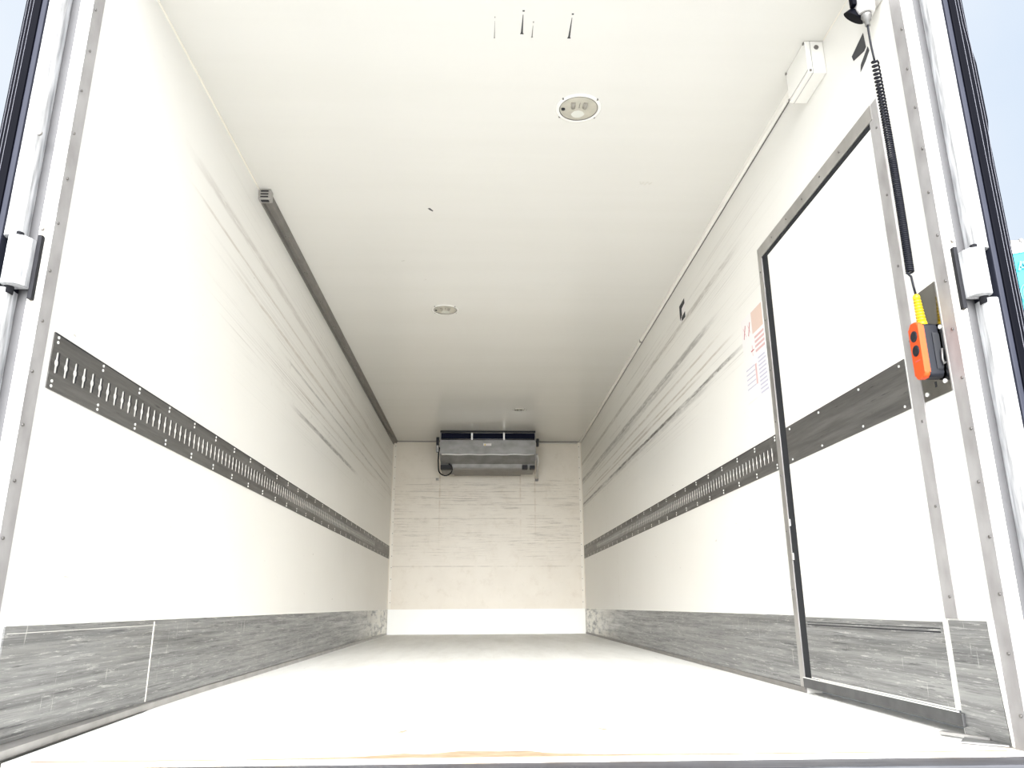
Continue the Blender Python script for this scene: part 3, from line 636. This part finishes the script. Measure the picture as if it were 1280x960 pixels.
# ------------------------------------------------------------------ loose bits at the right rear corner
obj('metal_offcut', poly(bmesh.new(), [(1.150, 2.080, .002), (1.232, 2.015, .002), (1.234, 2.030, .002), (1.232, 2.13, .002), (1.20, 2.145, .002)], (0, 0, .004)), 'kick', label='bent grey metal flap on the floor at the right rear corner', cat='metal scrap')
obj('metal_strip', poly(bmesh.new(), [(1.165, 2.200, .0065), (1.226, 2.085, .0065), (1.234, 2.09, .0065), (1.186, 2.215, .0065)], (0, 0, .006)), 'alu', label='short loose metal strip on the floor beside the side door bar', cat='metal scrap')
bm = bmesh.new()
random.seed(11)
for k in range(60):
    y = random.uniform(2.2, 3.2); x = 1.215-random.uniform(0, .03)*(1+(3.2-y)); s_ = random.uniform(.0015, .004); box(bm, (x-s_, y-s_, .0003), (x+s_*1.2, y+s_*2, .0003+s_*.8))
obj('floor_crumbs', bm, 'paper', label='pale crumbs scattered on the floor along the foot of the side door', cat='debris', kind='stuff')
obj('sealant_bead', poly(bmesh.new(), [(1.2365, 2.030, .30), (1.2355, 2.012, .06), (1.2345, 2.006, .004), (1.2355, 2.0005, .004), (1.2365, 2.0005, .30)], (.003, 0, 0)), 'white', label='white sealant bead down the foot of the right rear post', cat='sealant')

# ------------------------------------------------------------------ banner outside on the right
bn = thing('banner', 'cyan banner with pale lettering seen beyond the right rear door', 'banner', (9.0, 10, -1.25))
obj('cloth', poly(bmesh.new(), [(7.25, 10, 2.7), (9.5, 10, 2.7), (9.5, 10, 5.42), (8.2, 10.02, 5.36), (7.6, 10.03, 5.24), (7.25, 10, 5.17)], (0, .02, 0)), 'cyan', bn)
obj('header_band', poly(bmesh.new(), [(7.25, 9.99, 5.17), (7.6, 10.0, 5.24), (8.2, 10.0, 5.36), (9.5, 9.99, 5.42), (9.5, 9.99, 5.52), (7.25, 9.99, 5.42)], (0, .03, 0)), 'white', bn)
obj('crossbar', cyl((7.1, 10.0, 5.42), (9.62, 10.0, 5.56), .014, 10), 'screw', bn)
obj('knob', cyl((7.815, 9.97, 5.46), (7.815, 10.03, 5.46), .03, 12), 'screw', bn)
obj('pole', cyl((9.6, 10, -1.25), (9.6, 10, 5.6), .05, 16), 'alu', bn)
def letters(y):
    bm = bmesh.new()
    zb, zt = 4.985, 5.135
    A = [[(7.655, zb), (7.710, zt), (7.750, zt), (7.695, zb)], [(7.790, zb), (7.735, zt), (7.775, zt), (7.830, zb)], [(7.69, zb+.035), (7.69, zb+.06), (7.80, zb+.06), (7.80, zb+.035)]]
    A = [[(x+.035, z) for x, z in q] for q in A]
    for q in A: poly(bm, [(x, y, z) for x, z in q], (0, .004, 0))
    # C to the left, ring open to the right
    cx, cz, ro, ri = 7.585, 5.055, .078, .045; n = 20
    pts = [(cx+ro*1.1*math.cos(a), cz+ro*math.sin(a)) for a in [math.radians(45+270*k/n) for k in range(n+1)]] + [(cx+ri*1.1*math.cos(a), cz+ri*math.sin(a)) for a in [math.radians(315-270*k/n) for k in range(n+1)]]
    poly(bm, [(x, y, z) for x, z in pts], (0, .004, 0)); return bm
obj('lettering', letters(9.993), 'cyan_light', bn, label='pale letters CA')
ring = [(7.815+.155*math.cos(2*math.pi*k/28), 9.993, 4.62+.165*math.sin(2*math.pi*k/28)) for k in range(29)]
obj('round_emblem', tube(tube(bmesh.new(), ring, .009, 6), [(7.815+(p[0]-7.815)*.78, p[1], 4.62+(p[2]-4.62)*.78) for p in ring], .006, 6), 'cyan_light', bn)
obj('lower_print', poly(bmesh.new(), [(7.70, 9.993, 4.02), (7.74, 9.993, 4.16), (7.78, 9.993, 4.16), (7.90, 9.993, 4.02), (7.82, 9.993, 3.98)], (0, .004, 0)), 'cyan_light', bn)
